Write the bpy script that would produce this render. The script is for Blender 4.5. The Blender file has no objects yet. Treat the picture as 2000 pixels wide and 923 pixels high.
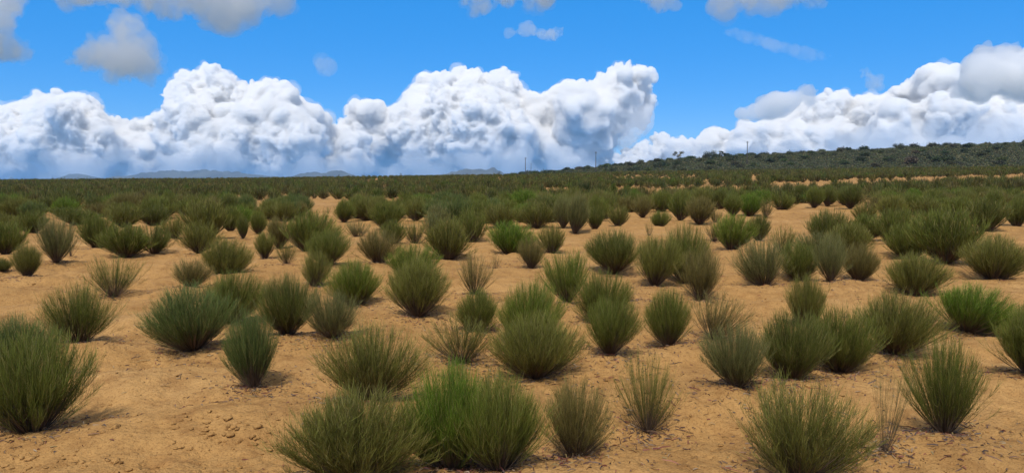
import bpy, math, random
import numpy as np

random.seed(7)
rng = np.random.default_rng(7)
SC = bpy.context.scene
COL = SC.collection
R = math.radians

# ------------------------------------------------------------------ camera
EYE = 1.9
F = 1500.0                       # focal length in photograph pixels (2000 wide)
HORIZON = 350.0                  # eye level row in the photograph
PITCH = math.atan((461.5 - HORIZON) / F)
cam_d = bpy.data.cameras.new('camera')
cam_d.sensor_width = 36.0
cam_d.lens = 36.0 * F / 2000.0
cam_d.clip_start = 0.05
cam_d.clip_end = 60000
cam = bpy.data.objects.new('camera', cam_d)
cam.location = (0, 0, EYE)
cam.rotation_euler = (math.pi / 2 - PITCH, 0, 0)
COL.objects.link(cam)
SC.camera = cam

# ------------------------------------------------------------------ light
SUN_EL, SUN_AZ = 57.0, 192.0     # azimuth clockwise from +Y: behind the camera, a little to the left
sun_dir = (math.cos(R(SUN_EL)) * math.sin(R(SUN_AZ)), math.cos(R(SUN_EL)) * math.cos(R(SUN_AZ)), math.sin(R(SUN_EL)))
W = bpy.data.worlds.new('World')
SC.world = W
W.use_nodes = True
nt = W.node_tree
bg = nt.nodes['Background']
sky = nt.nodes.new('ShaderNodeTexSky')
sky.sky_type = 'NISHITA'
sky.sun_disc = False
sky.sun_elevation = R(SUN_EL)
sky.sun_rotation = R(SUN_AZ)
sky.altitude = 3000
sky.air_density = 1.0
sky.dust_density = 0.3
sky.ozone_density = 3.0
hsv = nt.nodes.new('ShaderNodeHueSaturation')
hsv.inputs['Saturation'].default_value = 1.42
hsv.inputs['Hue'].default_value = 0.512
nt.links.new(sky.outputs[0], hsv.inputs['Color'])
# sky whitened overhead, above the view: added to take blue out of the fill
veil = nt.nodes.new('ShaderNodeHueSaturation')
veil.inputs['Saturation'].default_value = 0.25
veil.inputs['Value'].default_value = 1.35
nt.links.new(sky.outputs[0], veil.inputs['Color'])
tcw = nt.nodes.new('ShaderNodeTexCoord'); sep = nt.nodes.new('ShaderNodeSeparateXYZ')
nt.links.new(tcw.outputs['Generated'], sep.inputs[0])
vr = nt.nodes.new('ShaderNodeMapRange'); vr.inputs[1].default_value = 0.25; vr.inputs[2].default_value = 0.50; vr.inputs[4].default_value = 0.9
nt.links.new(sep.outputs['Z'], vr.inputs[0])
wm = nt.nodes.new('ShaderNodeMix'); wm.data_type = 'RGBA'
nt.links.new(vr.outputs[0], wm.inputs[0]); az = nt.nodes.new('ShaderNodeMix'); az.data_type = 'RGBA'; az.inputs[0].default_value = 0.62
az.inputs[7].default_value = (0.22, 2.30, 5.85, 1)          # even azure of a clear dry day
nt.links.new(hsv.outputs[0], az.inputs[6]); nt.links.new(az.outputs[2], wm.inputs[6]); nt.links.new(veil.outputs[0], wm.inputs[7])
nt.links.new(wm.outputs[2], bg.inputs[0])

bg.inputs[1].default_value = 0.12

sd = bpy.data.lights.new('sun', 'SUN')
sd.energy = 2.7
sd.angle = R(2.0)
sd.color = (1.0, 0.95, 0.87)
so = bpy.data.objects.new('sun', sd)
so.location = (0, 0, 60)
so.rotation_euler = (R(90 - SUN_EL), 0, R(180 - SUN_AZ))
COL.objects.link(so)

SC.view_settings.view_transform = 'Standard'
SC.view_settings.look = 'None'
SC.view_settings.exposure = 0.4
SC.view_settings.gamma = 1.0
SC.view_settings.use_curve_mapping = False
SC.render.engine = 'CYCLES'
cy = SC.cycles
cy.use_denoising = True
cy.max_bounces = 20
cy.diffuse_bounces = 3
cy.glossy_bounces = 1
cy.transmission_bounces = 3
cy.transparent_max_bounces = 24
cy.volume_bounces = 16

# ------------------------------------------------------------------ helpers
def tag(o, label=None, cat=None, group=None, kind=None):
    if label: o['label'] = label
    if cat: o['category'] = cat
    if group: o['group'] = group
    if kind: o['kind'] = kind
    return o

def link(name, me, mat=None, parent=None):
    o = bpy.data.objects.new(name, me)
    COL.objects.link(o)
    if mat is not None and not me.materials:
        me.materials.append(mat)
    if parent is not None:
        o.parent = parent
    return o

def empty(name, loc=(0, 0, 0), rz=0.0):
    o = bpy.data.objects.new(name, None)
    o.empty_display_size = 0.2
    o.location = loc
    o.rotation_euler = (0, 0, rz)
    COL.objects.link(o)
    return o

def raw_mesh(name, V, faces, attrs=None, smooth=False):
    """V (n,3); faces (m,k) int array or list of such arrays of different k"""
    me = bpy.data.meshes.new(name)
    if not isinstance(faces, list): faces = [faces]
    faces = [f for f in faces if len(f)]
    me.vertices.add(len(V))
    me.vertices.foreach_set('co', np.ascontiguousarray(V, np.float32).ravel())
    loops = np.concatenate([f.ravel() for f in faces]).astype(np.int32)
    sizes = np.concatenate([np.full(len(f), f.shape[1], np.int32) for f in faces])
    starts = np.concatenate([[0], np.cumsum(sizes)[:-1]]).astype(np.int32)
    me.loops.add(len(loops))
    me.loops.foreach_set('vertex_index', loops)
    me.polygons.add(len(sizes))
    me.polygons.foreach_set('loop_start', starts)
    me.polygons.foreach_set('loop_total', sizes)
    if smooth:
        me.polygons.foreach_set('use_smooth', np.ones(len(sizes), bool))
    me.update(calc_edges=True)
    for k, a in (attrs or {}).items():
        a = np.ascontiguousarray(a, np.float32)
        if a.ndim == 1:
            at = me.attributes.new(k, 'FLOAT', 'POINT'); at.data.foreach_set('value', a)
        else:
            at = me.attributes.new(k, 'FLOAT_COLOR', 'POINT'); at.data.foreach_set('color', a.ravel())
    return me

def _hash(ix, iy, iz, s):
    h = (ix.astype(np.int64) * 374761393 + iy.astype(np.int64) * 668265263 + iz.astype(np.int64) * 2147483647 + s * 974634777) & 0xFFFFFFFF
    h = ((h ^ (h >> 13)) * 1274126177) & 0xFFFFFFFF
    h = ((h ^ (h >> 16)) * 2246822519) & 0xFFFFFFFF
    return ((h ^ (h >> 15)) & 0xFFFFFF).astype(np.float64) / 0xFFFFFF

def noise2(x, y, s=0):
    ix, iy = np.floor(x), np.floor(y)
    fx, fy = x - ix, y - iy
    ux, uy = fx * fx * fx * (fx * (6 * fx - 15) + 10), fy * fy * fy * (fy * (6 * fy - 15) + 10)
    z = np.zeros_like(ix)
    a, b, c, d = _hash(ix, iy, z, s), _hash(ix + 1, iy, z, s), _hash(ix, iy + 1, z, s), _hash(ix + 1, iy + 1, z, s)
    return ((a * (1 - ux) + b * ux) * (1 - uy) + (c * (1 - ux) + d * ux) * uy) * 2 - 1

def noise3(p, s=0):
    i = np.floor(p); f = p - i
    u = f * f * (3 - 2 * f)
    out = 0
    for dx in (0, 1):
        wx = u[:, 0] if dx else 1 - u[:, 0]
        for dy in (0, 1):
            wy = u[:, 1] if dy else 1 - u[:, 1]
            for dz in (0, 1):
                wz = u[:, 2] if dz else 1 - u[:, 2]
                out = out + wx * wy * wz * _hash(i[:, 0] + dx, i[:, 1] + dy, i[:, 2] + dz, s)
    return out * 2 - 1

def fbm2(x, y, octaves=4, s=0, gain=0.5):
    t, a = 0, 1.0
    for k in range(octaves):
        t = t + a * noise2(x * 2 ** k + 17.3 * k, y * 2 ** k - 9.1 * k, s + k); a *= gain
    return t

def sstep(a, b, x):
    t = np.clip((x - a) / (b - a), 0, 1)
    return t * t * (3 - 2 * t)

# ------------------------------------------------------------------ terrain
def U(px): return (px - 1000.0) / F
_cu = [U(v) for v in (-700, 0, 500, 900, 1000, 1200, 1500, 2000, 2700)]
_cz = [0.9, 1.15, 1.75, 2.75, 2.95, 3.8, 4.7, 6.0, 7.4]
_hu = [U(v) for v in (860, 985, 1050, 1100, 1200, 1320, 1450, 1600, 1750, 1900, 2000, 2400, 3000)]
_hz = [0.0, 3.2, 4.9, 5.7, 7.9, 10.6, 12.2, 13.8, 15.0, 16.2, 16.9, 19.0, 20.0]

def terrain(x, y, veld=False):
    x = np.asarray(x, float); y = np.asarray(y, float)
    d = np.maximum(y, 0.0)
    u = np.clip(x / np.maximum(y, 6.0), -1.3, 1.3)
    zc = np.interp(u, _cu, _cz)
    s = np.clip((d - 12) / 238.0, 0, None)
    ramp = np.minimum(s, 1.0)
    ramp = np.where(s < 0.05, s * s / 0.1 , ramp - 0.025)      # a soft start to the rise
    z = zc * ramp
    fall = np.clip(d - 262, 0, None)
    z = z - np.minimum(fall * 0.03, z + 9)
    hz = np.interp(u, _hu, _hz, left=0)
    edge = np.interp(u, [U(980), U(1300), U(2000), U(2600)], [262, 240, 205, 190])
    k = sstep(0, 1, (d - edge) / 125.0)
    hill = hz * (1 - sstep(520, 1500, d)) - 9 * sstep(520, 1500, d)
    hz_on = sstep(U(880), U(990), u) * (y > 0)
    z = z * (1 - k * hz_on) + np.maximum(hill, z) * k * hz_on
    if veld: return np.maximum(sstep(edge + 2, edge + 14, d) * hz_on, sstep(258, 270, d)) * (y > 0)
    return z

def row_waves(x, y):
    """the shallow ridges left by planting, running a little across the view"""
    v = y * 0.985 - x * 0.17
    return 0.05 * np.cos(v * 2 * math.pi / 1.55) * np.clip(1 - y / 90.0, 0, 1)

def near_relief(x, y):
    near = np.clip(1 - np.hypot(x, y) / 55.0, 0, 1)
    a = 0.05 * fbm2(x * 0.55, y * 0.55, 3, 3)
    b = 0.026 * fbm2(x * 2.6, y * 2.6, 3, 11)
    rough = sstep(-0.2, 0.7, fbm2(x * 0.35 + 5, y * 0.35, 2, 21))
    n = fbm2(x * 9, y * 9, 3, 31)
    c = (0.010 + 0.020 * rough) * n
    pits = -0.018 * sstep(0.52, 0.95, noise2(x * 5.2, y * 5.2, 41)) * rough
    pits = pits - 0.016 * sstep(0.35, 0.8, noise2(x * 11 + y * 4, y * 15, 43)) * np.clip(1 - np.hypot(x, y) / 25.0, 0, 1)
    return a + (b + c + pits) * np.sqrt(near)

def ground_z(x, y):
    return terrain(x, y) + row_waves(x, y) + near_relief(np.asarray(x, float), np.asarray(y, float))

def pixel_ray(px, py):
    a, c = (px - 1000.0) / F, (461.5 - py) / F
    cp, sp = math.cos(PITCH), math.sin(PITCH)
    return np.array([a, cp + sp * c, -sp + cp * c])

_T = np.geomspace(2.2, 520, 4000)
def on_ground(px, py):
    r = pixel_ray(px, py)
    x, y, z = r[0] * _T, r[1] * _T, EYE + r[2] * _T
    g = terrain(x, y)
    hit = np.nonzero(z <= g)[0]
    if len(hit) == 0: return None
    k = hit[0]
    return x[k], y[k], float(ground_z(x[k:k+1], y[k:k+1])[0])

# ------------------------------------------------------------------ materials
def new_mat(name):
    m = bpy.data.materials.new(name); m.use_nodes = True
    n = m.node_tree.nodes; l = m.node_tree.links
    return m, n, l, n['Principled BSDF'], n['Material Output']

def ramp_node(n, stops):
    r = n.new('ShaderNodeValToRGB')
    e = r.color_ramp.elements
    while len(e) < len(stops): e.new(0.5)
    for k, (p, c) in enumerate(stops):
        e[k].position = p; e[k].color = (*c, 1)
    return r

def sand_material():
    m, n, l, b, out = new_mat('sand')
    geo = n.new('ShaderNodeNewGeometry')
    def noise(scale, detail, rough=0.55):
        t = n.new('ShaderNodeTexNoise'); t.inputs['Scale'].default_value = scale
        t.inputs['Detail'].default_value = detail; t.inputs['Roughness'].default_value = rough
        l.new(geo.outputs['Position'], t.inputs['Vector']); return t
    big = noise(0.35, 4); mid = noise(3.0, 5, 0.65); fine = noise(60.0, 3, 0.7); grit = noise(22.0, 2); crumb = noise(7.0, 6, 0.8)
    c1 = ramp_node(n, [(0.3, (0.35, 0.192, 0.066)), (0.52, (0.425, 0.234, 0.081)), (0.72, (0.475, 0.278, 0.108))])
    l.new(big.outputs['Fac'], c1.inputs[0])
    c2 = ramp_node(n, [(0.28, (0.62, 0.55, 0.52)), (0.5, (0.98, 0.98, 0.98)), (0.75, (1.08, 1.09, 1.10))])
    l.new(mid.outputs['Fac'], c2.inputs[0])
    mul = n.new('ShaderNodeMix'); mul.data_type = 'RGBA'; mul.blend_type = 'MULTIPLY'; mul.inputs[0].default_value = 0.8
    l.new(c1.outputs[0], mul.inputs[6]); l.new(c2.outputs[0], mul.inputs[7])
    c3 = ramp_node(n, [(0.34, (0.42, 0.35, 0.31)), (0.45, (1, 1, 1)), (0.62, (1, 1, 1)), (0.74, (1.22, 1.22, 1.2))])  # dark crumbs, with the shadows of tiny pits put into the colour
    l.new(fine.outputs['Fac'], c3.inputs[0])
    mul2 = n.new('ShaderNodeMix'); mul2.data_type = 'RGBA'; mul2.blend_type = 'MULTIPLY'; mul2.inputs[0].default_value = 0.75
    l.new(mul.outputs[2], mul2.inputs[6]); l.new(c3.outputs[0], mul2.inputs[7])
    c4 = ramp_node(n, [(0.30, (0.50, 0.44, 0.40)), (0.40, (0.88, 0.86, 0.84)), (0.5, (1, 1, 1)), (0.66, (1.12, 1.13, 1.14))])
    l.new(crumb.outputs['Fac'], c4.inputs[0])
    mul3 = n.new('ShaderNodeMix'); mul3.data_type = 'RGBA'; mul3.blend_type = 'MULTIPLY'; mul3.inputs[0].default_value = 0.8
    l.new(mul2.outputs[2], mul3.inputs[6]); l.new(c4.outputs[0], mul3.inputs[7]); mul2 = mul3
    # beyond the field the plain is overgrown veld
    va = n.new('ShaderNodeAttribute'); va.attribute_name = 'veld'
    veld = noise(0.12, 6, 0.75)
    vc = ramp_node(n, [(0.35, (0.050, 0.058, 0.026)), (0.6, (0.10, 0.095, 0.048)), (0.8, (0.26, 0.18, 0.085))]); l.new(veld.outputs['Fac'], vc.inputs[0])
    mx = n.new('ShaderNodeMix'); mx.data_type = 'RGBA'
    l.new(va.outputs['Fac'], mx.inputs[0]); l.new(mul2.outputs[2], mx.inputs[6]); l.new(vc.outputs[0], mx.inputs[7])
    l.new(mx.outputs[2], b.inputs['Base Color'])
    b.inputs['Roughness'].default_value = 0.95
    b.inputs['Specular IOR Level'].default_value = 0.1
    add = n.new('ShaderNodeMath'); add.operation = 'MULTIPLY_ADD'; add.inputs[1].default_value = 0.4
    l.new(fine.outputs['Fac'], add.inputs[0]); l.new(grit.outputs['Fac'], add.inputs[2])
    bump = n.new('ShaderNodeBump'); bump.inputs['Strength'].default_value = 0.9; bump.inputs['Distance'].default_value = 0.035
    l.new(add.outputs[0], bump.inputs['Height']); l.new(bump.outputs[0], b.inputs['Normal'])
    return m

def plant_material(name, source, transl=0.25, woody=(0.085, 0.052, 0.032), tip=1.25):
    """source 'object' takes the plant's own colour, 'attr' the colour stored with each plant of a mass"""
    m, n, l, b, out = new_mat(name)
    if source == 'object':
        c = n.new('ShaderNodeObjectInfo').outputs['Color']
    else:
        a = n.new('ShaderNodeAttribute'); a.attribute_name = 'tint'; c = a.outputs['Color']
    t = n.new('ShaderNodeAttribute'); t.attribute_name = 'along'
    r = n.new('ShaderNodeAttribute'); r.attribute_name = 'rnd'
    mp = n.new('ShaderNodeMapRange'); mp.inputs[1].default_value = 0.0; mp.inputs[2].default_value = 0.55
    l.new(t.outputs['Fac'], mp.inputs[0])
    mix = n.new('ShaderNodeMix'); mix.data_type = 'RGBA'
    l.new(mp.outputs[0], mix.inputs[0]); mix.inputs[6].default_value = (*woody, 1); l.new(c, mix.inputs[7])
    mv = n.new('ShaderNodeMapRange'); mv.inputs[3].default_value = 0.60; mv.inputs[4].default_value = 1.75
    l.new(r.outputs['Fac'], mv.inputs[0])
    st = n.new('ShaderNodeMapRange'); st.inputs[1].default_value = 0.86; st.inputs[2].default_value = 0.92; st.inputs[4].default_value = 0.75
    l.new(r.outputs['Fac'], st.inputs[0])                      # some stems are dry and straw-coloured
    dry = n.new('ShaderNodeMix'); dry.data_type = 'RGBA'; dry.inputs[7].default_value = (0.15, 0.105, 0.045, 1)
    l.new(st.outputs[0], dry.inputs[0]); l.new(mix.outputs[2], dry.inputs[6]); mix = dry
    hs = n.new('ShaderNodeHueSaturation')
    hv = n.new('ShaderNodeMapRange'); hv.inputs[3].default_value = 0.485; hv.inputs[4].default_value = 0.515
    l.new(r.outputs['Fac'], hv.inputs[0])
    l.new(hv.outputs[0], hs.inputs['Hue'])
    l.new(mv.outputs[0], hs.inputs['Value']); l.new(mix.outputs[2], hs.inputs['Color'])
    tp = n.new('ShaderNodeMapRange'); tp.inputs[1].default_value = 0.55; tp.inputs[2].default_value = 1.2; tp.inputs[3].default_value = 0.9; tp.inputs[4].default_value = 1.6  # tips lightened for young growth, with a sunlit look put into the colour
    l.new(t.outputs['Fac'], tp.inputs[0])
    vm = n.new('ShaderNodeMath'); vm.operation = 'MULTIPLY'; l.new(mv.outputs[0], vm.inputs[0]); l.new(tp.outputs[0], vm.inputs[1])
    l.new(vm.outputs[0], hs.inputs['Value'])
    l.new(hs.outputs[0], b.inputs['Base Color'])
    b.inputs['Roughness'].default_value = 0.55
    b.inputs['Specular IOR Level'].default_value = 0.25
    tr = n.new('ShaderNodeBsdfTranslucent'); l.new(hs.outputs[0], tr.inputs[0])
    ms = n.new('ShaderNodeMixShader'); ms.inputs[0].default_value = transl
    l.new(b.outputs[0], ms.inputs[1]); l.new(tr.outputs[0], ms.inputs[2]); l.new(ms.outputs[0], out.inputs['Surface'])
    return m

def plain(name, col, rough=0.85, nscale=None, spread=0.3):
    m, n, l, b, out = new_mat(name)
    b.inputs['Roughness'].default_value = rough
    b.inputs['Specular IOR Level'].default_value = 0.2
    if nscale:
        tc = n.new('ShaderNodeTexCoord'); t = n.new('ShaderNodeTexNoise')
        t.inputs['Scale'].default_value = nscale; t.inputs['Detail'].default_value = 5
        l.new(tc.outputs['Object'], t.inputs['Vector'])
        rp = ramp_node(n, [(0.3, tuple(v * (1 - spread) for v in col)), (0.7, tuple(v * (1 + spread) for v in col))])
        l.new(t.outputs['Fac'], rp.inputs[0]); l.new(rp.outputs[0], b.inputs['Base Color'])
    else:
        b.inputs['Base Color'].default_value = (*col, 1)
    return m

M_SAND = sand_material()
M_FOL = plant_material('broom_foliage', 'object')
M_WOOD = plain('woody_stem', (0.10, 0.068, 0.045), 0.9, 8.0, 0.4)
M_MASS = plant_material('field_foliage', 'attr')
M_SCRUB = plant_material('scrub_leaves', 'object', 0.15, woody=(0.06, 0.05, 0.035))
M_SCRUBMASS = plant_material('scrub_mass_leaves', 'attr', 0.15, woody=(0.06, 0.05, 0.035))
M_BARK = plain('bark', (0.055, 0.045, 0.038), 0.9, 3.0, 0.4)
M_POLE = plain('weathered_pole', (0.09, 0.075, 0.065), 0.9, 4.0, 0.3)
M_METAL = plain('galvanised_metal', (0.25, 0.26, 0.27), 0.5)
M_PORC = plain('insulator_porcelain', (0.20, 0.16, 0.13), 0.3)
M_LITTER = plain('dry_litter', (0.16, 0.085, 0.055), 0.95, 3.0, 0.6)
M_ROCK = plain('mountain_scrub_rock', (0.085, 0.085, 0.06), 0.95, 0.004, 0.5)

# ------------------------------------------------------------------ ground: one sheet to the horizon
def build_ground():
    front = np.linspace(R(-52), R(52), 620)
    back = np.linspace(R(52), R(308), 110)[1:-1]
    ang = np.concatenate([front, back])
    rad = np.concatenate([np.geomspace(0.6, 3.0, 30, endpoint=False), np.geomspace(3.0, 45, 400, endpoint=False),
                          np.geomspace(45, 600, 150, endpoint=False), np.geomspace(600, 11500, 30)])
    A, RR = np.meshgrid(ang, rad)
    x, y = RR * np.sin(A), RR * np.cos(A)
    z = ground_z(x.ravel(), y.ravel())
    V = np.concatenate([np.stack([x.ravel(), y.ravel(), z], 1), [[0, 0, 0]]])
    na, nr = len(ang), len(rad)
    i = np.arange(nr - 1)[:, None] * na; j = np.arange(na)[None, :]; j2 = (j + 1) % na
    quads = np.stack([i + j, i + na + j, i + na + j2, i + j2], -1).reshape(-1, 4)[:, ::-1]
    c = len(V) - 1
    tris = np.stack([np.full(na, c), np.arange(na), (np.arange(na) + 1) % na], 1)[:, ::-1]
    me = raw_mesh('ground', V, [quads, tris], dict(veld=terrain(V[:, 0], V[:, 1], True)), smooth=True)
    o = link('ground', me, M_SAND)
    tag(o, 'orange sandy ground of the shrub field, ridged and clodded', kind='structure')
build_ground()

# ------------------------------------------------------------------ mountains far away
def ridge(name, label, pts, dist, depth, amp):
    """pts: photo outline (px, py) of the crest; a real range with slopes in front and behind"""
    base = 352.0
    pts = np.array(pts, float)
    n = 160
    px = np.linspace(pts[0, 0], pts[-1, 0], n)
    crest = np.interp(px, pts[:, 0], pts[:, 1])
    h = (HORIZON - crest) * 0.88 * dist / F + 10
    X = U(px) * dist
    m = 31
    t = np.linspace(-1, 1, m)
    xx, tt = np.meshgrid(X, t)
    prof = (1 - np.abs(tt)) ** 0.85
    hh = h[None, :] * prof
    nz = fbm2(xx / 160 + 3, tt * depth / 160, 5, 71, 0.55)
    zz = hh * (1 + amp * nz * (np.abs(tt) > 0.02)) - 12 + hh * 0.06 * fbm2(xx / 60, tt * depth / 60, 3, 72)
    yy = dist + tt * depth
    V = np.stack([xx.ravel(), yy.ravel(), zz.ravel()], 1)
    i = np.arange(m - 1)[:, None] * n; j = np.arange(n - 1)[None, :]
    q = np.stack([i + j, i + j + 1, i + n + j + 1, i + n + j], -1).reshape(-1, 4)
    o = link(name, raw_mesh(name, V, q), M_ROCK)
    tag(o, label, kind='structure')
ridge('mountain', 'small blue peak low on the horizon, far to the left', [(95, 351), (125, 346), (140, 341), (152, 337), (160, 340), (178, 343), (200, 351)], 10800, 500, 0.3)
ridge('mountain', 'long pale grey mountain range behind the field', [(195, 349), (235, 344), (268, 340), (300, 334.5), (320, 332.5), (340, 335), (368, 335), (400, 331.5), (415, 332), (440, 333), (460, 335.5), (500, 339), (540, 344), (570, 349)], 10300, 700, 0.35)
ridge('mountain', 'two-humped blue mountain on the horizon', [(560, 348), (588, 337), (605, 336), (618, 333.5), (628, 336), (640, 335), (655, 330.5), (663, 329), (675, 333), (690, 339), (715, 348)], 9000, 500, 0.3)
ridge('mountain', 'rounded deep blue mountain in the middle of the horizon', [(855, 347), (878, 335), (890, 332), (905, 328.5), (915, 327), (925, 328.5), (938, 326), (950, 329), (968, 331.5), (980, 337), (1010, 347)], 7600, 450, 0.3)

# ------------------------------------------------------------------ clouds: closed shapes full of scattering droplets
def cloud_material(name, density, col=(1, 1, 1), g=0.1):
    m = bpy.data.materials.new(name); m.use_nodes = True
    n = m.node_tree.nodes; l = m.node_tree.links
    n.remove(n['Principled BSDF'])
    v = n.new('ShaderNodeVolumeScatter')
    v.inputs['Color'].default_value = (*col, 1); v.inputs['Density'].default_value = density; v.inputs['Anisotropy'].default_value = g
    l.new(v.outputs[0], n['Material Output'].inputs['Volume'])
    return m

def ico(sub):
    import bmesh
    bm = bmesh.new(); bmesh.ops.create_icosphere(bm, subdivisions=sub, radius=1)
    V = np.array([v.co[:] for v in bm.verts]); Fc = np.array([[v.index for v in f.verts] for f in bm.faces]); bm.free()
    return V, Fc
ICO2, ICO3 = ico(2), ico(3)

def seg_dist(p, poly):
    a = poly; b = np.roll(poly, -1, axis=0)
    ab = b - a
    t = np.clip(((p[:, None] - a) * ab).sum(-1) / np.maximum((ab ** 2).sum(-1), 1e-9), 0, 1)
    return np.sqrt((((a + t[..., None] * ab) - p[:, None]) ** 2).sum(-1)).min(1)

def inside(p, poly):
    x, y = p[:, 0], p[:, 1]
    c = np.zeros(len(p), bool)
    for a, b in zip(poly, np.roll(poly, -1, axis=0)):
        k = (a[1] > y) != (b[1] > y)
        c ^= k & (x < (b[0] - a[0]) * (y - a[1]) / (b[1] - a[1] + 1e-12) + a[0])
    return c

def cloud(label, outline, dist, density, mat_col=(1, 1, 1), n_puffs=220, rmin=7, rmax=60, kids=9, voxel=3.0, rough=1.0, depth=1.2, seed=1, zoom=0.92, keep_kind=None, fringe=0.0):
    """outline: the cloud's shape as seen, in photo pixels; filled with overlapping billows, each with smaller billows on it"""
    g = np.random.default_rng(seed)
    poly = np.array(outline, float)
    lo, hi = poly.min(0), poly.max(0)
    c, r, dep = [], [], []
    tries = 0
    while len(c) < n_puffs and tries < 60:
        tries += 1
        p = g.uniform(lo, hi, (1500, 2)); p = p[inside(p, poly)]
        if not len(p): continue
        d = seg_dist(p, poly)
        for q, dd in zip(p, d):
            if len(c) >= n_puffs: break
            if dd < rmin: continue
            rr = min(dd * zoom, rmax) * g.uniform(0.75, 1.0)
            if len(c) > 25 and rr > rmax * 0.6 and g.random() < 0.6: continue
            c.append(q); r.append(rr); dep.append(g.uniform(-1, 1) * depth * min(dd, 110) * (1.5 if rr > rmax * .6 else 1.0))
    c, r, dep = np.array(c), np.array(r), np.array(dep)
    s = dist / F                                          # metres per photo pixel at that distance
    P = np.array([pixel_ray(*q) for q in c])
    P = P * ((dist + dep * s) / P[:, 1])[:, None]
    rad = r * s
    # smaller billows on every billow
    allP, allR = [P], [rad]
    pp, pr = P, rad
    for lvl, (k, f0, f1) in enumerate(((kids, 0.28, 0.5), (5, 0.28, 0.48))):
        big = pr > (5.0 * s if lvl else 6 * s)
        pp, pr = pp[big], pr[big]
        dirs = g.normal(size=(len(pp), k, 3)); dirs[..., 2] += 0.35; dirs[..., 1] -= 0.3
        dirs /= np.linalg.norm(dirs, axis=-1, keepdims=True)
        fr = g.uniform(f0, f1, (len(pp), k))
        np_ = (pp[:, None] + dirs * pr[:, None, None] * (1.02 - 0.55 * fr)[..., None]).reshape(-1, 3)
        nr_ = (fr * pr[:, None]).ravel()
        allP.append(np_); allR.append(nr_)
        pp, pr = np_, nr_
    P = np.concatenate(allP); rad = np.concatenate(allR)
    keep = rad > 1.6 * s; P, rad = P[keep], rad[keep]
    P[:, 2] += EYE
    origin = np.array([P[:, 0].mean(), dist, P[:, 2].min()])
    V0, F0 = ICO2
    V = (P - origin)[:, None] + V0[None] * rad[:, None, None]
    Fc = (F0[None] + (np.arange(len(P)) * len(V0))[:, None, None]).reshape(-1, 3)
    me = raw_mesh('cloud_billows', V.reshape(-1, 3), Fc)
    tmp = bpy.data.objects.new('cloud_billows', me); COL.objects.link(tmp)
    md = tmp.modifiers.new('union', 'REMESH'); md.mode = 'VOXEL'; md.voxel_size = voxel * s
    dg = bpy.context.evaluated_depsgraph_get()
    ev = tmp.evaluated_get(dg)
    out = bpy.data.meshes.new_from_object(ev)
    bpy.data.objects.remove(tmp); bpy.data.meshes.remove(me)
    nv = len(out.vertices)
    co = np.empty(nv * 3, np.float32); out.vertices.foreach_get('co', co); co = co.reshape(-1, 3).astype(float)
    no = np.empty(nv * 3, np.float32); out.vertices.foreach_get('normal', no); no = no.reshape(-1, 3)
    q = co / s
    disp = 0
    calm = 0.30 + 1.1 * sstep(-0.35, 0.45, noise3(q / 95.0, 3 + seed))
    for wl, am in ((70, 9.0), (34, 6.0), (17, 3.8), (8.5, 2.7), (4.5, 1.8), (2.7, 1.0)):
        disp = disp + (am if wl > 30 else am * calm) * (2.4 * np.abs(noise3(q / wl, int(wl) + seed)) - 0.8)
    co = co + no * (disp * s * rough)[:, None]
    out.vertices.foreach_set('co', co.astype(np.float32).ravel())
    out.update()
    # close the folds that the billows pushed through each other
    tmp = bpy.data.objects.new('cloud_folds', out); COL.objects.link(tmp)
    md = tmp.modifiers.new('union', 'REMESH'); md.mode = 'VOXEL'; md.voxel_size = voxel * 0.85 * s
    fin = bpy.data.meshes.new_from_object(tmp.evaluated_get(bpy.context.evaluated_depsgraph_get()))
    bpy.data.objects.remove(tmp); bpy.data.meshes.remove(out)
    out = fin; nv = len(out.vertices)
    out.materials.clear()
    o = link('cloud', out, cloud_material('cloud_droplets', density / s, mat_col))
    o.location = origin
    if fringe:                                             # thin ragged vapour round the dense cloud
        nf = len(out.vertices)
        a = np.empty(nf * 3, np.float32); out.vertices.foreach_get('co', a); a = a.reshape(-1, 3).astype(float)
        b = np.empty(nf * 3, np.float32); out.vertices.foreach_get('normal', b); b = b.reshape(-1, 3)
        qq = a / s
        a = a + b * s * (1.2 + 9.0 * np.clip(noise3(qq / 26.0, 81 + seed) + 0.45 * noise3(qq / 9.0, 82 + seed), 0, 1.2) + 1.2 * noise3(qq / 4.0, 83))[:, None]
        fme = out.copy(); fme.vertices.foreach_set('co', a.astype(np.float32).ravel()); fme.update()
        tmp = bpy.data.objects.new('cloud_fringe', fme); COL.objects.link(tmp)
        md = tmp.modifiers.new('union', 'REMESH'); md.mode = 'VOXEL'; md.voxel_size = voxel * s
        f2 = bpy.data.meshes.new_from_object(tmp.evaluated_get(bpy.context.evaluated_depsgraph_get()))
        bpy.data.objects.remove(tmp); bpy.data.meshes.remove(fme)
        f2.materials.clear()
        link('vapour_fringe', f2, cloud_material('cloud_vapour', fringe / s, mat_col), o)
    tag(o, label, 'cloud', 'clouds in the blue sky') if not keep_kind else tag(o, label, kind=keep_kind)
    return nv

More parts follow.
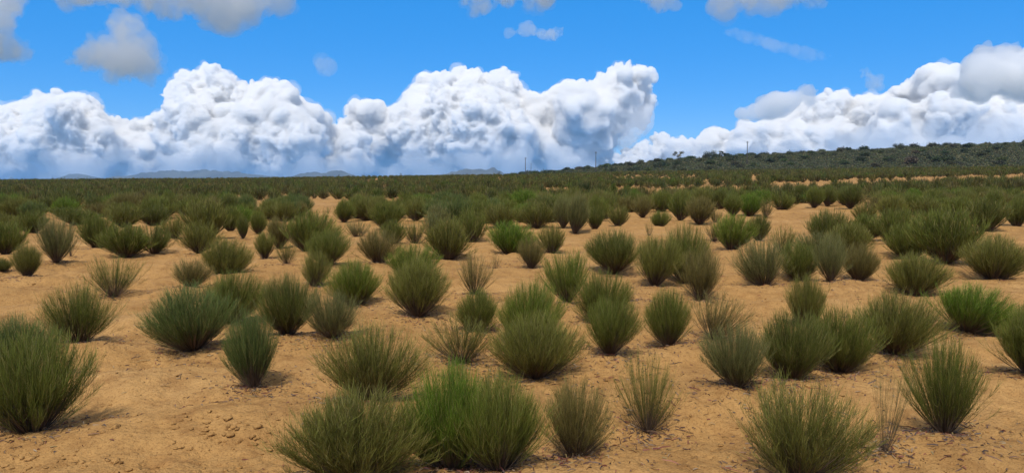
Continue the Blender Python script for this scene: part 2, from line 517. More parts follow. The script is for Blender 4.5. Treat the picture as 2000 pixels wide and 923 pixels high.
D_ = 14000
NV = []
NV.append(cloud('wide bank of piled white cumulus with two bright heads, above the pale grey mountains',
  [(-160, 240), (0, 213), (45, 195), (75, 176), (112, 180), (160, 180), (190, 193), (215, 222), (240, 234), (300, 233), (313, 215), (299, 180), (330, 165), (350, 135), (385, 128), (430, 124), (455, 140), (470, 160), (510, 157), (545, 150), (570, 168), (590, 193), (622, 213), (652, 236), (690, 248), (720, 262), (740, 365), (-160, 365)],
  D_, 0.32, (0.995, 0.996, 0.999), n_puffs=420, rmax=62, voxel=1.9, seed=3, fringe=0.016))
NV.append(cloud('tallest white cumulus, a rounded dome with a torn arm reaching sideways',
  [(640, 250), (700, 212), (738, 212), (768, 208), (762, 190), (790, 173), (830, 153), (862, 134), (900, 124), (930, 134), (955, 150), (985, 136), (1012, 150), (1048, 182), (1090, 168), (1130, 158), (1162, 148), (1190, 135), (1215, 122), (1250, 124), (1278, 138), (1277, 190), (1282, 222), (1262, 242), (1212, 262), (1196, 298), (1205, 365), (640, 365)],
  D_ + 2500, 0.32, (0.995, 0.996, 0.999), n_puffs=420, rmax=60, voxel=1.9, seed=5, fringe=0.016))
NV.append(cloud('white cumulus bank climbing in steps behind the bushy hill',
  [(1120, 335), (1190, 305), (1225, 285), (1262, 266), (1300, 254), (1345, 262), (1368, 256), (1384, 233), (1408, 250), (1440, 242), (1500, 228), (1540, 222), (1575, 185), (1620, 168), (1645, 170), (1665, 186), (1705, 184), (1740, 172), (1768, 150), (1795, 130), (1850, 135), (1900, 140), (2000, 150), (2170, 150), (2170, 365), (1150, 365)],
  D_ + 1200, 0.32, (0.995, 0.996, 0.999), n_puffs=420, rmax=55, voxel=1.9, seed=7, fringe=0.016))
NV.append(cloud('big soft grey cloud leaning over the white cumulus bank',
  [(1842, 185), (1862, 150), (1885, 112), (1912, 82), (1940, 74), (1965, 86), (2040, 80), (2150, 70), (2150, 190), (2000, 196), (1900, 198)],
  D_ - 4500, 0.045, (0.965, 0.965, 1.0), n_puffs=110, rmax=50, seed=8))
NV.append(cloud('long narrow grey cloud arm lying before the stepped cumulus',
  [(1430, 222), (1445, 208), (1490, 190), (1535, 178), (1560, 168), (1610, 170), (1600, 190), (1560, 205), (1510, 226), (1450, 236)],
  D_ - 3000, 0.05, (0.945, 0.945, 1.0), n_puffs=90, rmin=4, rmax=22, seed=9))
soft = dict(kids=6, voxel=2.0, rough=1.6, fringe=0.005)
NV.append(cloud('dark grey wedge-shaped cloud hanging apart in the blue',
  [(118, 124), (150, 103), (182, 86), (205, 74), (214, 52), (212, 30), (240, 26), (288, 36), (294, 90), (306, 128), (316, 158), (270, 152), (225, 160), (190, 140), (150, 133)],
  5200, 0.020, (0.93, 0.935, 1.0), n_puffs=170, rmin=3, rmax=24, seed=11, **soft))
NV.append(cloud('long flat grey cloud along the top of the sky',
  [(100, -60), (90, 0), (115, 22), (140, 22), (180, 22), (240, 28), (320, 30), (360, 40), (420, 42), (480, 50), (520, 44), (560, 25), (570, -10), (560, -60)],
  4200, 0.017, (0.965, 0.965, 1.0), n_puffs=150, rmin=5, rmax=36, seed=12, **soft))
NV.append(cloud('ragged grey cloud at the very corner of the sky',
  [(-120, -40), (40, -40), (50, 15), (38, 50), (55, 85), (62, 108), (30, 122), (-20, 124), (-120, 120)],
  4600, 0.017, (0.945, 0.945, 1.0), n_puffs=100, rmin=5, rmax=36, seed=13, **soft))
NV.append(cloud('pinkish flat cloud half cut by the top of the picture',
  [(900, -50), (896, 10), (930, 22), (980, 26), (1040, 24), (1090, 8), (1100, -50)],
  4400, 0.018, (0.96, 0.96, 0.98), n_puffs=70, rmin=4, rmax=24, seed=14, **soft))
NV.append(cloud('small pinkish cloud floating alone above the tall dome',
  [(990, 62), (1020, 54), (1045, 48), (1060, 54), (1085, 44), (1104, 52), (1106, 72), (1088, 86), (1062, 86), (1030, 74), (1000, 74)],
  6000, 0.020, (0.96, 0.96, 0.98), n_puffs=190, rmin=1.5, rmax=9, zoom=0.8, seed=15, kids=6, voxel=1.6, rough=1.2))
NV.append(cloud('tiny torn cloud scrap between the two white heads',
  [(612, 118), (628, 104), (640, 116), (660, 122), (652, 134), (655, 150), (630, 150), (616, 140)],
  6500, 0.009, (0.84, 0.84, 0.92), n_puffs=110, rmin=1.2, rmax=5.5, zoom=0.8, seed=16, kids=6, voxel=1.3, rough=1.3))
NV.append(cloud('small grey cloud touching the top edge, next past the pinkish flat one',
  [(1230, -40), (1228, 4), (1260, 18), (1300, 20), (1330, 8), (1335, -40)],
  4300, 0.016, (0.96, 0.96, 0.98), n_puffs=50, rmin=4, rmax=20, seed=17, **soft))
NV.append(cloud('broken row of grey cloud puffs along the top edge',
  [(1370, -40), (1375, 8), (1430, 24), (1480, 18), (1530, 24), (1560, 8), (1590, 22), (1615, 6), (1625, -40)],
  4300, 0.016, (0.96, 0.96, 0.98), n_puffs=80, rmin=4, rmax=22, seed=18, **soft))
NV.append(cloud('thin pale veil of cloud, a slanting streak in the blue',
  [(1385, 60), (1430, 52), (1490, 66), (1560, 86), (1640, 108), (1600, 122), (1530, 112), (1450, 88)],
  9000, 0.0045, (0.97, 0.97, 1.0), n_puffs=160, rmin=3, rmax=24, seed=19, kids=2, voxel=2.0, rough=0.35, depth=2.0))
NV.append(cloud('faint torn cloud wisp above the cumulus bank steps',
  [(1674, 132), (1690, 136), (1722, 150), (1722, 172), (1695, 160), (1678, 150)],
  7000, 0.02, (0.85, 0.85, 0.92), n_puffs=110, rmin=1.2, rmax=5.5, zoom=0.8, seed=20, kids=6, voxel=1.4))
NV.append(cloud('torn grey shreds hanging under the arm of the tallest cumulus',
  [(1175, 262), (1215, 240), (1262, 200), (1284, 186), (1282, 228), (1266, 250), (1238, 268), (1212, 290), (1188, 306), (1172, 300)],
  D_ + 1500, 0.03, (0.93, 0.94, 0.97), n_puffs=60, rmin=3, rmax=13, seed=23, kids=6, voxel=1.8, rough=1.5))
NV.append(cloud('low blue-grey mist along the feet of the cumulus banks', [(-180, 300), (60, 290), (220, 300), (420, 288), (640, 296), (900, 300), (1080, 285), (1190, 300), (1205, 365), (-180, 365)],
  D_ - 1900, 0.02, (0.97, 0.98, 1), n_puffs=150, rmin=10, rmax=40, seed=24, kids=4, voxel=4, keep_kind='stuff'))
NV.append(cloud('low blue-grey mist behind the hill', [(1195, 316), (1300, 290), (1500, 270), (1700, 240), (1900, 225), (2170, 220), (2170, 365), (1195, 365)],
  D_ - 1900, 0.016, (0.97, 0.98, 1), n_puffs=120, rmin=10, rmax=40, seed=25, kids=4, voxel=4, keep_kind='stuff'))
def shade_deck(pts, label, seed):
    # unseen cloud layers overhead, added to keep sun off the grey clouds
    g = np.random.default_rng(seed); V0, F0 = ICO3
    P = np.array([(x + g.normal(scale=w * .35), y + g.normal(scale=d * .3), z + g.normal(scale=90)) for x, y, z, w, d in pts for _ in range(26)])
    r = g.uniform(230, 520, len(P))
    me = raw_mesh('shade_cloud', ((V0[None] * r[:, None, None]) * [1, 1, .55] + P[:, None]).reshape(-1, 3), (F0[None] + (np.arange(len(P)) * len(V0))[:, None, None]).reshape(-1, 3))
    tmp = bpy.data.objects.new('shade_cloud', me); COL.objects.link(tmp)
    md = tmp.modifiers.new('union', 'REMESH'); md.mode = 'VOXEL'; md.voxel_size = 60
    out = bpy.data.meshes.new_from_object(tmp.evaluated_get(bpy.context.evaluated_depsgraph_get()))
    bpy.data.objects.remove(tmp); bpy.data.meshes.remove(me); out.materials.clear()
    tag(link('shade_cloud', out, cloud_material('shade_droplets', 0.0015)), label, kind='structure')
shade_deck([(-3300, 3500, 2500, 2600, 900), (-1500, 3550, 2500, 2600, 900), (300, 3500, 2500, 2200, 900), (1600, 3500, 2500, 1800, 900), (-3000, 4300, 2500, 1600, 600)], 'broad cloud layer added overhead to shade the grey clouds', 61)
shade_deck([(5500, 8600, 3500, 1500, 900), (6600, 8600, 3500, 1500, 900), (3900, 10200, 3500, 1700, 700)], 'second cloud layer added overhead to shade the grey clouds', 62)
print('cloud vertices', NV)

# ------------------------------------------------------------------ broom shrubs
def ribbons(P, w, rnd, along, g, faces_base=0):
    """P (n,k,3) polylines, w (k,) half widths; each a flat thin blade turned at random"""
    n, k, _ = P.shape
    d = P[:, -1] - P[:, 0]
    side = np.cross(d, g.normal(size=(n, 3)))
    side /= np.maximum(np.linalg.norm(side, axis=1, keepdims=True), 1e-9)
    L = P - side[:, None] * w[None, :, None]
    Rr = P + side[:, None] * w[None, :, None]
    V = np.stack([L, Rr], 2).reshape(-1, 3)                      # n,k,2
    i = (np.arange(n) * k * 2)[:, None] + (np.arange(k - 1) * 2)[None, :]
    q = np.stack([i, i + 1, i + 3, i + 2], -1).reshape(-1, 4)
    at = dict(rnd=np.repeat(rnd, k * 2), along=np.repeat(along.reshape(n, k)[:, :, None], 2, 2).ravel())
    return V, q, at

def broom_paths(g, n_stems, twigs, spread, top_round, lean, base_r, ragged, open_):
    """stems fan from the base and curve up; twigs follow their stem and stand almost upright. Height 1."""
    th = g.uniform(0, 2 * math.pi, n_stems)
    q = np.sqrt(g.uniform(0.0, 1, n_stems))                      # 0 centre, 1 rim
    ph = g.uniform(0, 2 * math.pi, 4)
    lob = 1 + 0.16 * np.sin(th + ph[0]) + 0.12 * np.sin(2 * th + ph[1]) + 0.10 * np.sin(5 * th + ph[2])
    rim = spread * q * lob
    stray = g.random(n_stems) < 0.06
    rim = np.where(stray, spread * g.uniform(0.85, 1.25, n_stems), rim)
    H = (1 - top_round * q ** 2.2) * (1 - ragged * g.random(n_stems) ** 2) * (1 + 0.10 * np.sin(th * 2 + ph[3]) * q)
    H = np.where(stray, H * g.uniform(0.5, 0.95, n_stems), H)
    bx, by = base_r * q * np.cos(th), base_r * q * np.sin(th)
    ex, ey = rim * np.cos(th) + lean[0], rim * np.sin(th) + lean[1]
    def stem(t, jx=0, jy=0):
        f = t ** 0.98
        return np.stack([bx[:, None] * (1 - f) + (ex[:, None]) * f * (1.14 - 0.14 * t), by[:, None] * (1 - f) + ey[:, None] * f * (1.14 - 0.14 * t), H[:, None] * t ** 1.08], -1)
    ts = np.linspace(0, 0.9, 6)[None, :].repeat(n_stems, 0)
    S = stem(ts)
    S += g.normal(scale=0.008, size=S.shape) * ts[..., None]
    # twigs, thick on some sides of the plant and thin on others
    wt = np.clip(1 + 0.55 * np.sin(th * 3 + ph[1]) + 0.4 * np.sin(th * 7 + q * 6 + ph[0]), 0.12, None)
    si = g.choice(n_stems, n_stems * twigs, p=wt / wt.sum())
    t0 = open_ + (0.92 - open_) * g.random(len(si)) ** 0.85
    def at(si, t):
        f = t ** 0.98
        return np.stack([bx[si] * (1 - f) + ex[si] * f * (1.14 - 0.14 * t), by[si] * (1 - f) + ey[si] * f * (1.14 - 0.14 * t), H[si] * t ** 1.08], -1)
    A = at(si, t0)
    tang = at(si, np.minimum(t0 + 0.08, 1.0)) - A
    tang /= np.maximum(np.linalg.norm(tang, axis=1, keepdims=True), 1e-9)
    ln = g.uniform(0.07, 0.25, len(si)) * (1.08 - 0.4 * t0)
    dirv = tang + g.normal(scale=0.30, size=(len(si), 3)); dirv[:, 2] = np.abs(dirv[:, 2]) + 0.25
    dirv /= np.linalg.norm(dirv, axis=1, keepdims=True)
    B = A + dirv * ln[:, None] * 0.5 + g.normal(scale=0.008, size=A.shape)
    d2 = dirv.copy(); d2[:, 2] += 0.34; d2 /= np.linalg.norm(d2, axis=1, keepdims=True)
    C = B + d2 * ln[:, None] * 0.5 + g.normal(scale=0.01, size=A.shape)
    T = np.stack([A, B, C], 1)
    return S, ts, T, t0, ln

def broom(seed, n_stems, twigs, spread=0.62, top_round=0.35, lean=(0, 0), base_r=0.07, ragged=0.3, open_=0.2, w=0.0042):
    g = np.random.default_rng(seed)
    S, ts, T, t0, ln = broom_paths(g, n_stems, twigs, spread, top_round, lean, base_r, ragged, open_)
    r1 = g.random(len(T))
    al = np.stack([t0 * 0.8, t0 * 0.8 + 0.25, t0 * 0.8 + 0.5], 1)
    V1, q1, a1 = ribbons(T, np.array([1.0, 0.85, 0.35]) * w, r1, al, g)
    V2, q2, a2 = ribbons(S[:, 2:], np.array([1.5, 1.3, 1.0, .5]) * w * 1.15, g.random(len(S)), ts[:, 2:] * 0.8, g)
    V = np.concatenate([V1, V2]); q = np.concatenate([q1, q2 + len(V1)])
    at = {k: np.concatenate([a1[k], a2[k]]) for k in a1}
    fol = raw_mesh('broom_foliage', V, q, at); fol.materials.append(M_FOL)
    V3, q3, a3 = ribbons(S[:, :4], np.array([3.0, 2.5, 1.9, 1.1]) * w, g.random(len(S)), ts[:, :4], g)
    k = g.random(len(S)) < 0.6
    # a few thicker stems crossing each other at the foot
    wood = raw_mesh('broom_stems', V3, q3, a3); wood.materials.append(M_WOOD)
    return fol, wood

near, mid = {}, {}
def kinds(store, mult, w, pre):
    store['d'] = [broom(pre + i, int(620 * mult), 25, 0.60, 0.42, base_r=0.06, ragged=0.34, open_=0.22, w=w) for i in range(5)]
    store['m'] = [broom(pre + 10 + i, int(380 * mult), 24, 0.62, 0.38, base_r=0.045, ragged=0.46, open_=0.24, w=w) for i in range(4)]
    store['s'] = [broom(pre + 20 + i, int(170 * mult), 19, 0.62, 0.32, base_r=0.035, ragged=0.52, open_=0.24, w=w * 0.95) for i in range(4)]
    store['x'] = [broom(pre + 30 + i, int(50 * mult), 14, 0.55, 0.25, base_r=0.03, ragged=0.45, open_=0.22, w=w * 0.9) for i in range(3)]
    store['v'] = [broom(pre + 40 + i, int(600 * mult), 24, 0.60, 0.38, base_r=0.02, ragged=0.32, open_=0.36, w=w) for i in range(4)]
kinds(near, 1.0, 0.00135, 100)
kinds(mid, 0.65, 0.0024, 300)

TINT = dict(G=(0.084, 0.132, 0.011), B=(0.078, 0.104, 0.024), N=(0.096, 0.108, 0.016), O=(0.114, 0.112, 0.020),
            R=(0.128, 0.106, 0.028), D=(0.078, 0.086, 0.015), Y=(0.114, 0.114, 0.034), L=(0.098, 0.126, 0.014))
PLACED = []
def shrub(px, py, top, x0, x1, kind, tint, label, group='broom shrubs of the field', lean=0.0):
    g = on_ground(px, py)
    if g is None: return None
    x, y, z = g
    dist = y * math.cos(PITCH) - (z - EYE) * math.sin(PITCH)
    m = dist / F
    far = y > 17
    h = (py - top) * m * (1.13 if far else 1.06)
    wdt = (x1 - x0) * m * (1.17 if far else 1.02)
    lib = (mid if far else near)[kind]
    i = random.randrange(len(lib))
    fol, wood = lib[i]
    # the fan need not be centred over the foot
    cx = ((x0 + x1) / 2 - px) * m
    sx = wdt / 1.20
    o = empty('shrub', (x, y, z - 0.015), random.uniform(0, 6.28))
    tag(o, label, 'shrub', group)
    f = link('foliage', fol, None, o); wd = link('woody_stems', wood, None, o)
    c = np.array(TINT[tint]) * random.uniform(0.92, 1.08)
    f.color = (*c, 1)
    for q in (f, wd):
        q.scale = (sx, sx * random.uniform(0.9, 1.1), h)
    # lean the whole plant towards where its crown hangs
    o.rotation_mode = 'XYZ'
    if abs(cx) > 0.04:
        a = math.atan2(cx * 0.8, max(h, 0.2) * 0.7)
        o.rotation_mode = 'QUATERNION'
        import mathutils
        o.rotation_quaternion = mathutils.Quaternion((0, 1, 0), a) @ mathutils.Quaternion((0, 0, 1), random.uniform(0, 6.28))
    PLACED.append((x, y, max(wdt, h) * 0.5))
    return o

#        foot x,y   top   x0    x1  shape tint label
HAND = [
 (65, 836, 632, -60, 168, 'd', 'N', 'big dark olive shrub cut by the left edge, in the front row'),
 (38, 735, 612, -50, 105, 'd', 'B', 'blue-green shrub showing just behind the big one at the left edge'),
 (155, 671, 548, 85, 222, 'm', 'N', 'lone dark shrub with a wispy tall tuft on top, on open sand'),
 (378, 680, 548, 272, 452, 'd', 'B', 'broad blue-green dome, dense and leaning, with red litter at its foot'),
 (495, 755, 600, 430, 542, 'v', 'B', 'narrow blue-green vase-shaped shrub standing before the dense dark clump'),
 (562, 660, 538, 485, 618, 'd', 'D', 'dark dense shrub behind the narrow blue-green vase shrub'),
 (452, 628, 525, 398, 520, 'd', 'N', 'green shrub at the back of the dense dark clump of four'),
 (648, 665, 568, 588, 712, 'm', 'Y', 'greyish olive shrub with loose twigs just right of the dense dark clump'),
 (725, 788, 632, 608, 824, 'm', 'O', 'wide olive shrub with a flat ragged top on the sand, before the greyish one'),
 (690, 948, 764, 538, 842, 'd', 'O', 'largest olive shrub at the bottom edge, with an even brush of stems'),
 (882, 910, 698, 780, 1005, 'd', 'G', 'bright grass-green shrub at the bottom edge beside the largest olive one'),
 (975, 924, 728, 872, 1072, 'd', 'N', 'dark olive shrub spreading to the side of the bright grass-green one'),
 (1122, 882, 722, 1048, 1198, 'm', 'R', 'yellowish olive shrub with loose upright stems, in the front row'),
 (902, 722, 622, 822, 985, 's', 'O', 'loose olive shrub with see-through edges behind the bright grass-green one'),
 (1045, 738, 605, 952, 1142, 'd', 'O', 'broad olive shrub under a greener one, its foot grey and bare'),
 (1035, 672, 536, 975, 1112, 'd', 'L', 'fresh green tall shrub rising right behind the broad olive one'),
 (935, 655, 568, 893, 988, 'd', 'N', 'small green shrub squeezed beside the fresh green tall one'),
 (1190, 708, 590, 1128, 1242, 'v', 'N', 'dark green shrub with a tight foot on the sand slope'),
 (1172, 630, 522, 1112, 1226, 'd', 'N', 'dark green shrub directly behind the one with the tight foot'),
 (1108, 598, 494, 1053, 1162, 'm', 'L', 'green spiky shrub behind the fresh green tall one'),
 (1265, 826, 660, 1200, 1332, 's', 'O', 'open olive shrub with pale bare stems at its foot, in the front row'),
 (1305, 676, 560, 1254, 1348, 'd', 'N', 'upright dark olive shrub behind the open one with pale stems'),
 (1392, 662, 565, 1340, 1478, 's', 'R', 'sparse brown-olive shrub spreading sideways beside the upright dark one'),
 (1440, 776, 650, 1378, 1502, 'd', 'Y', 'round grey-green shrub with fine soft twigs and a pointed foot'),
 (1545, 740, 600, 1476, 1625, 'd', 'D', 'dark shrub heading the long clump of three'),
 (1640, 713, 580, 1568, 1722, 'd', 'N', 'middle shrub of the long clump of three'),
 (1745, 690, 565, 1678, 1842, 'd', 'O', 'far shrub of the long clump of three, its foot in deep shade'),
 (1560, 938, 736, 1418, 1692, 'm', 'O', 'huge round olive shrub with bristling stems, cut by the bottom edge'),
 (1728, 892, 690, 1688, 1792, 'x', 'Y', 'very thin see-through shrub beside the huge round olive one'),
 (1845, 856, 652, 1773, 1917, 'm', 'N', 'tall dark shrub on bare brown stems behind the very thin one'),
 (1888, 642, 543, 1828, 1998, 'd', 'G', 'bright green dense shrub, wide and low, on a sand bank'),
 (2012, 735, 590, 1938, 2085, 'd', 'N', 'dark green shrub cut by the right edge, before the bright green wide one'),
 (1575, 640, 532, 1538, 1616, 'd', 'O', 'small olive shrub peeping over the long clump of three'),
 (1785, 566, 480, 1722, 1842, 'd', 'O', 'round olive-green shrub alone on sand, above the long clump of three'),
 (1940, 546, 453, 1882, 2012, 'd', 'O', 'wide olive-green shrub at the right edge, above the bright green wide one'),
 (815, 622, 502, 753, 882, 'v', 'O', 'olive fan-shaped shrub on a narrow stem foot, by itself on the sand'),
 (805, 545, 470, 752, 858, 'd', 'L', 'green dome rising behind the olive fan-shaped shrub'),
 (695, 592, 498, 646, 747, 'd', 'L', 'rounded green shrub with a bright top next to the olive fan-shaped one'),
 (925, 577, 490, 886, 967, 's', 'R', 'bare-looking brown shrub of stiff upright stems'),
 (1278, 556, 452, 1238, 1327, 'v', 'O', 'olive shrub with a drawn-in foot and stray low stems'),
 (1200, 532, 445, 1138, 1252, 'v', 'D', 'dark spreading shrub on a short thick foot, winged to both sides'),
 (1368, 578, 468, 1323, 1418, 'm', 'R', 'brownish olive shrub leaning out of the green one behind it'),
 (1335, 548, 430, 1293, 1382, 'd', 'N', 'tall green shrub behind the brownish olive leaning one'),
 (1492, 556, 458, 1423, 1538, 'm', 'Y', 'grey-green shrub with a skirt of bare straw-coloured stems'),
 (1428, 488, 420, 1398, 1470, 'd', 'L', 'yellow-green shrub behind the grey-green one with the bare skirt'),
 (1482, 474, 424, 1462, 1502, 'd', 'D', 'small dark shrub at the shoulder of the yellow-green one'),
 (1560, 548, 468, 1512, 1602, 'd', 'N', 'green shrub next along from the one with the bare skirt'),
 (1622, 556, 460, 1592, 1662, 'm', 'Y', 'greyish upright shrub in the middle of a tight row of three'),
 (1676, 545, 470, 1648, 1722, 'd', 'R', 'dark brown shrub with a black foot, ending the tight row of three'),
 (1615, 478, 408, 1573, 1652, 'd', 'D', 'dark shrub with two heads on the edge of the open sand'),
 (1690, 470, 420, 1652, 1727, 'd', 'N', 'soft green shrub between the two-headed dark one and the big green clump'),
 (1750, 480, 408, 1712, 1792, 'd', 'N', 'dark green shrub on thin stems against the big green clump'),
 (1848, 514, 410, 1778, 1902, 'd', 'N', 'biggest green shrub of the middle distance, swelling to one side'),
 (1927, 450, 384, 1890, 1966, 'v', 'D', 'dark shrub on a narrow foot above bare sand, near the right edge'),
 (995, 493, 430, 960, 1045, 'd', 'G', 'brightest green round shrub in the middle of the field'),
 (1038, 522, 455, 1003, 1068, 'm', 'R', 'brown-olive shrub before the brightest green round one'),
 (1078, 491, 434, 1048, 1102, 'm', 'O', 'olive shrub at the side of the brightest green round one'),
 (876, 507, 428, 838, 922, 'd', 'O', 'olive-green round shrub with a yellow top, alone before a sand gap'),
 (738, 518, 445, 690, 780, 'm', 'R', 'brown-olive shrub with pale grass stems behind the rounded green one'),
 (810, 474, 425, 785, 838, 's', 'O', 'sparse olive shrub above the green dome, sand showing through'),
 (640, 522, 452, 590, 682, 'd', 'N', 'bushy dark green shrub overlapping the big one behind'),
 (615, 562, 485, 583, 650, 'm', 'O', 'loose olive shrub below the bushy dark green one'),
 (600, 492, 412, 565, 668, 'd', 'N', 'big rounded green shrub, highest of its neighbours, with an undercut foot'),
 (545, 485, 424, 523, 569, 'v', 'R', 'dark brown vase-shaped shrub alone on sand'),
 (518, 503, 452, 499, 535, 'v', 'O', 'small grey-olive vase-shaped shrub below the dark brown one'),
 (505, 460, 416, 489, 522, 'd', 'N', 'small green shrub beside the dark brown vase-shaped one'),
 (475, 468, 424, 463, 487, 'v', 'D', 'tiny dark egg-shaped shrub on sand'),
 (473, 440, 402, 454, 492, 'd', 'G', 'bright green ball of a shrub above the tiny egg-shaped one'),
 (440, 534, 455, 396, 502, 'd', 'O', 'olive shrub rising behind the dense dark clump of four'),
 (374, 560, 503, 328, 412, 'm', 'R', 'brown grassy shrub just behind the broad blue-green dome'),
 (222, 574, 487, 168, 277, 's', 'N', 'spread-out shrub with open forked stems on the sand'),
 (248, 502, 438, 206, 290, 'd', 'N', 'round green shrub over the one with open forked stems'),
 (300, 493, 435, 276, 340, 'm', 'D', 'dark brown-green shrub with a black foot, end of a row of three'),
 (190, 488, 422, 160, 226, 'd', 'N', 'green shrub starting the row of three near the left side'),
 (110, 518, 423, 70, 148, 'm', 'Y', 'tall grey-green shrub leaning over a slanted bare foot'),
 (138, 502, 445, 118, 156, 'x', 'Y', 'thin straggly shrub at the side of the tall grey-green leaning one'),
 (54, 548, 478, 22, 80, 'v', 'O', 'olive fan-shaped shrub on a pointed foot near the left edge'),
 (11, 501, 438, -22, 47, 'd', 'N', 'dark green shrub at the left edge, behind the olive fan-shaped one'),
 (2, 533, 503, -24, 21, 'd', 'D', 'low dark shrub half out of the left edge'),
 (64, 457, 412, 33, 88, 'd', 'N', 'small dark green shrub on a sand slope near the left edge'),
 (8, 452, 414, -20, 36, 'd', 'O', 'small olive shrub at the left edge, in the fourth row back'),
 (240, 445, 402, 212, 276, 'd', 'O', 'olive dome-shaped shrub with sand on both sides'),
 (305, 442, 400, 277, 332, 'd', 'D', 'dark twin-tufted shrub next to the olive dome-shaped one'),
 (150, 440, 408, 113, 206, 'd', 'N', 'low wide green shrub before the crowded rows, on the left'),
 (388, 497, 436, 352, 422, 'm', 'O', 'olive shrub with stems fanned to one side, left of a sandy lane'),
 (405, 468, 393, 360, 446, 'd', 'O', 'large olive shrub behind the one with fanned stems'),
 (450, 453, 404, 428, 472, 'd', 'N', 'green shrub with a dark foot next to the bright green ball'),
 (92, 414, 384, 66, 112, 'd', 'D', 'dark shrub above a patch of bare sand, far to the left'),
 (540, 430, 396, 514, 572, 'd', 'O', 'olive shrub bordering the bare sand strip'),
 (586, 424, 394, 568, 605, 'd', 'R', 'brown shrub at the end of the bare sand strip'),
 (641, 418, 402, 632, 650, 'x', 'Y', 'tiny wisp of a shrub on the bare sand strip'),
 (672, 434, 390, 654, 692, 'd', 'N', 'green shrub at the far end of the bare sand strip'),
 (718, 430, 384, 690, 752, 'd', 'O', 'olive shrub next past the bare sand strip'),
 (697, 460, 422, 674, 718, 's', 'Y', 'sparse shrub with pale dry tops in a sandy gap'),
 (755, 450, 394, 724, 787, 'd', 'N', 'green shrub with brown stems sweeping to one side'),
 (812, 432, 387, 789, 836, 'm', 'O', 'olive shrub between two narrow sandy lanes'),
 (855, 443, 398, 833, 878, 'm', 'Y', 'grey-green shrub beside a narrow sandy lane'),
 (926, 472, 404, 884, 948, 'm', 'N', 'green shrub behind the brightest round one, with brown side stems'),
 (978, 446, 398, 940, 1012, 'm', 'O', 'olive shrub in the crowded rows, behind the brightest green round one'),
 (1050, 444, 394, 1010, 1088, 'm', 'O', 'wide olive shrub in the crowded rows, second behind the brightest green one'),
 (1100, 446, 384, 1083, 1122, 'v', 'Y', 'grey-green shrub on a slim dark foot, first of a pair on sand'),
 (1122, 458, 384, 1106, 1152, 'v', 'Y', 'tall grey-green shrub on one thin stalk, second of a pair on sand'),
 (1162, 451, 404, 1147, 1179, 'v', 'D', 'small dark shrub on a slim foot next to the tall stalked one'),
 (1207, 443, 398, 1187, 1227, 'm', 'O', 'yellow-olive shrub above the dark winged one'),
 (1182, 426, 377, 1158, 1202, 'm', 'N', 'green shrub on thin stems behind the yellow-olive one'),
 (1222, 417, 384, 1204, 1242, 'm', 'R', 'brown-olive shrub on the brow of a sandy rise'),
 (1255, 427, 383, 1237, 1277, 'm', 'R', 'reddish brown shrub on a sandy rise'),
 (1288, 441, 408, 1271, 1306, 'd', 'N', 'small green shrub on the sandy rise below the reddish brown one'),
 (1268, 461, 428, 1257, 1281, 'x', 'O', 'thin weedy shrub on the sand above the olive one with the drawn-in foot'),
 (968, 521, 488, 954, 986, 'x', 'R', 'wispy brown weed of a shrub on bare sand'),
 (1232, 585, 556, 1214, 1252, 'x', 'Y', 'low straggly grey shrub between the dark green pair and the upright dark olive one'),
 (1328, 431, 374, 1304, 1352, 'm', 'N', 'green shrub with a feathery foot on the sandy edge'),
 (1365, 437, 384, 1344, 1398, 'v', 'R', 'brown-olive shrub on a slim foot along the sandy edge'),
 (1397, 433, 404, 1384, 1412, 's', 'R', 'small bare brown shrub along the sandy edge'),
 (1407, 410, 371, 1388, 1426, 'd', 'D', 'dark green shrub behind the small bare brown one'),
 (1432, 424, 384, 1414, 1452, 'v', 'N', 'green shrub with a tapering foot at the open sand'),
 (1465, 419, 376, 1438, 1487, 'd', 'G', 'bright green shrub heading the row along the open sand'),
 (1495, 423, 384, 1480, 1507, 's', 'R', 'brown see-through shrub next to the bright green row head'),
 (1527, 411, 371, 1508, 1556, 'm', 'N', 'green shrub with a straggly foot on the open sand'),
 (1565, 396, 361, 1548, 1582, 'd', 'D', 'dark shrub set back in the row along the open sand'),
 (1590, 406, 364, 1573, 1608, 'v', 'N', 'neat cone-footed green shrub in the row along the open sand'),
 (1615, 403, 364, 1602, 1634, 'v', 'D', 'neat cone-footed dark shrub in the row along the open sand'),
 (1660, 409, 364, 1638, 1688, 'v', 'D', 'broad dark shrub with a black wedge foot, in the row along the open sand'),
 (1702, 413, 373, 1684, 1728, 's', 'R', 'brown shrub with forked bare stems, last of the row along the open sand'),
 (1850, 358, 346, 1838, 1867, 'd', 'D', 'single round dark shrub standing alone in the far sand track'),
 (1985, 441, 384, 1966, 2012, 'd', 'N', 'green shrub at the right edge with a lane of sand beside it'),
 (1742, 425, 378, 1715, 1775, 'd', 'O', 'olive shrub in the thick rows behind the open sand'),
 (1690, 436, 395, 1668, 1716, 'm', 'O', 'pale olive shrub on the edge of the open sand, before the thick rows'),
 (1815, 424, 385, 1790, 1850, 'm', 'O', 'soft olive shrub behind the biggest green one'),
 (1868, 432, 388, 1840, 1896, 'd', 'N', 'plain green shrub at the back shoulder of the biggest green one'),
]
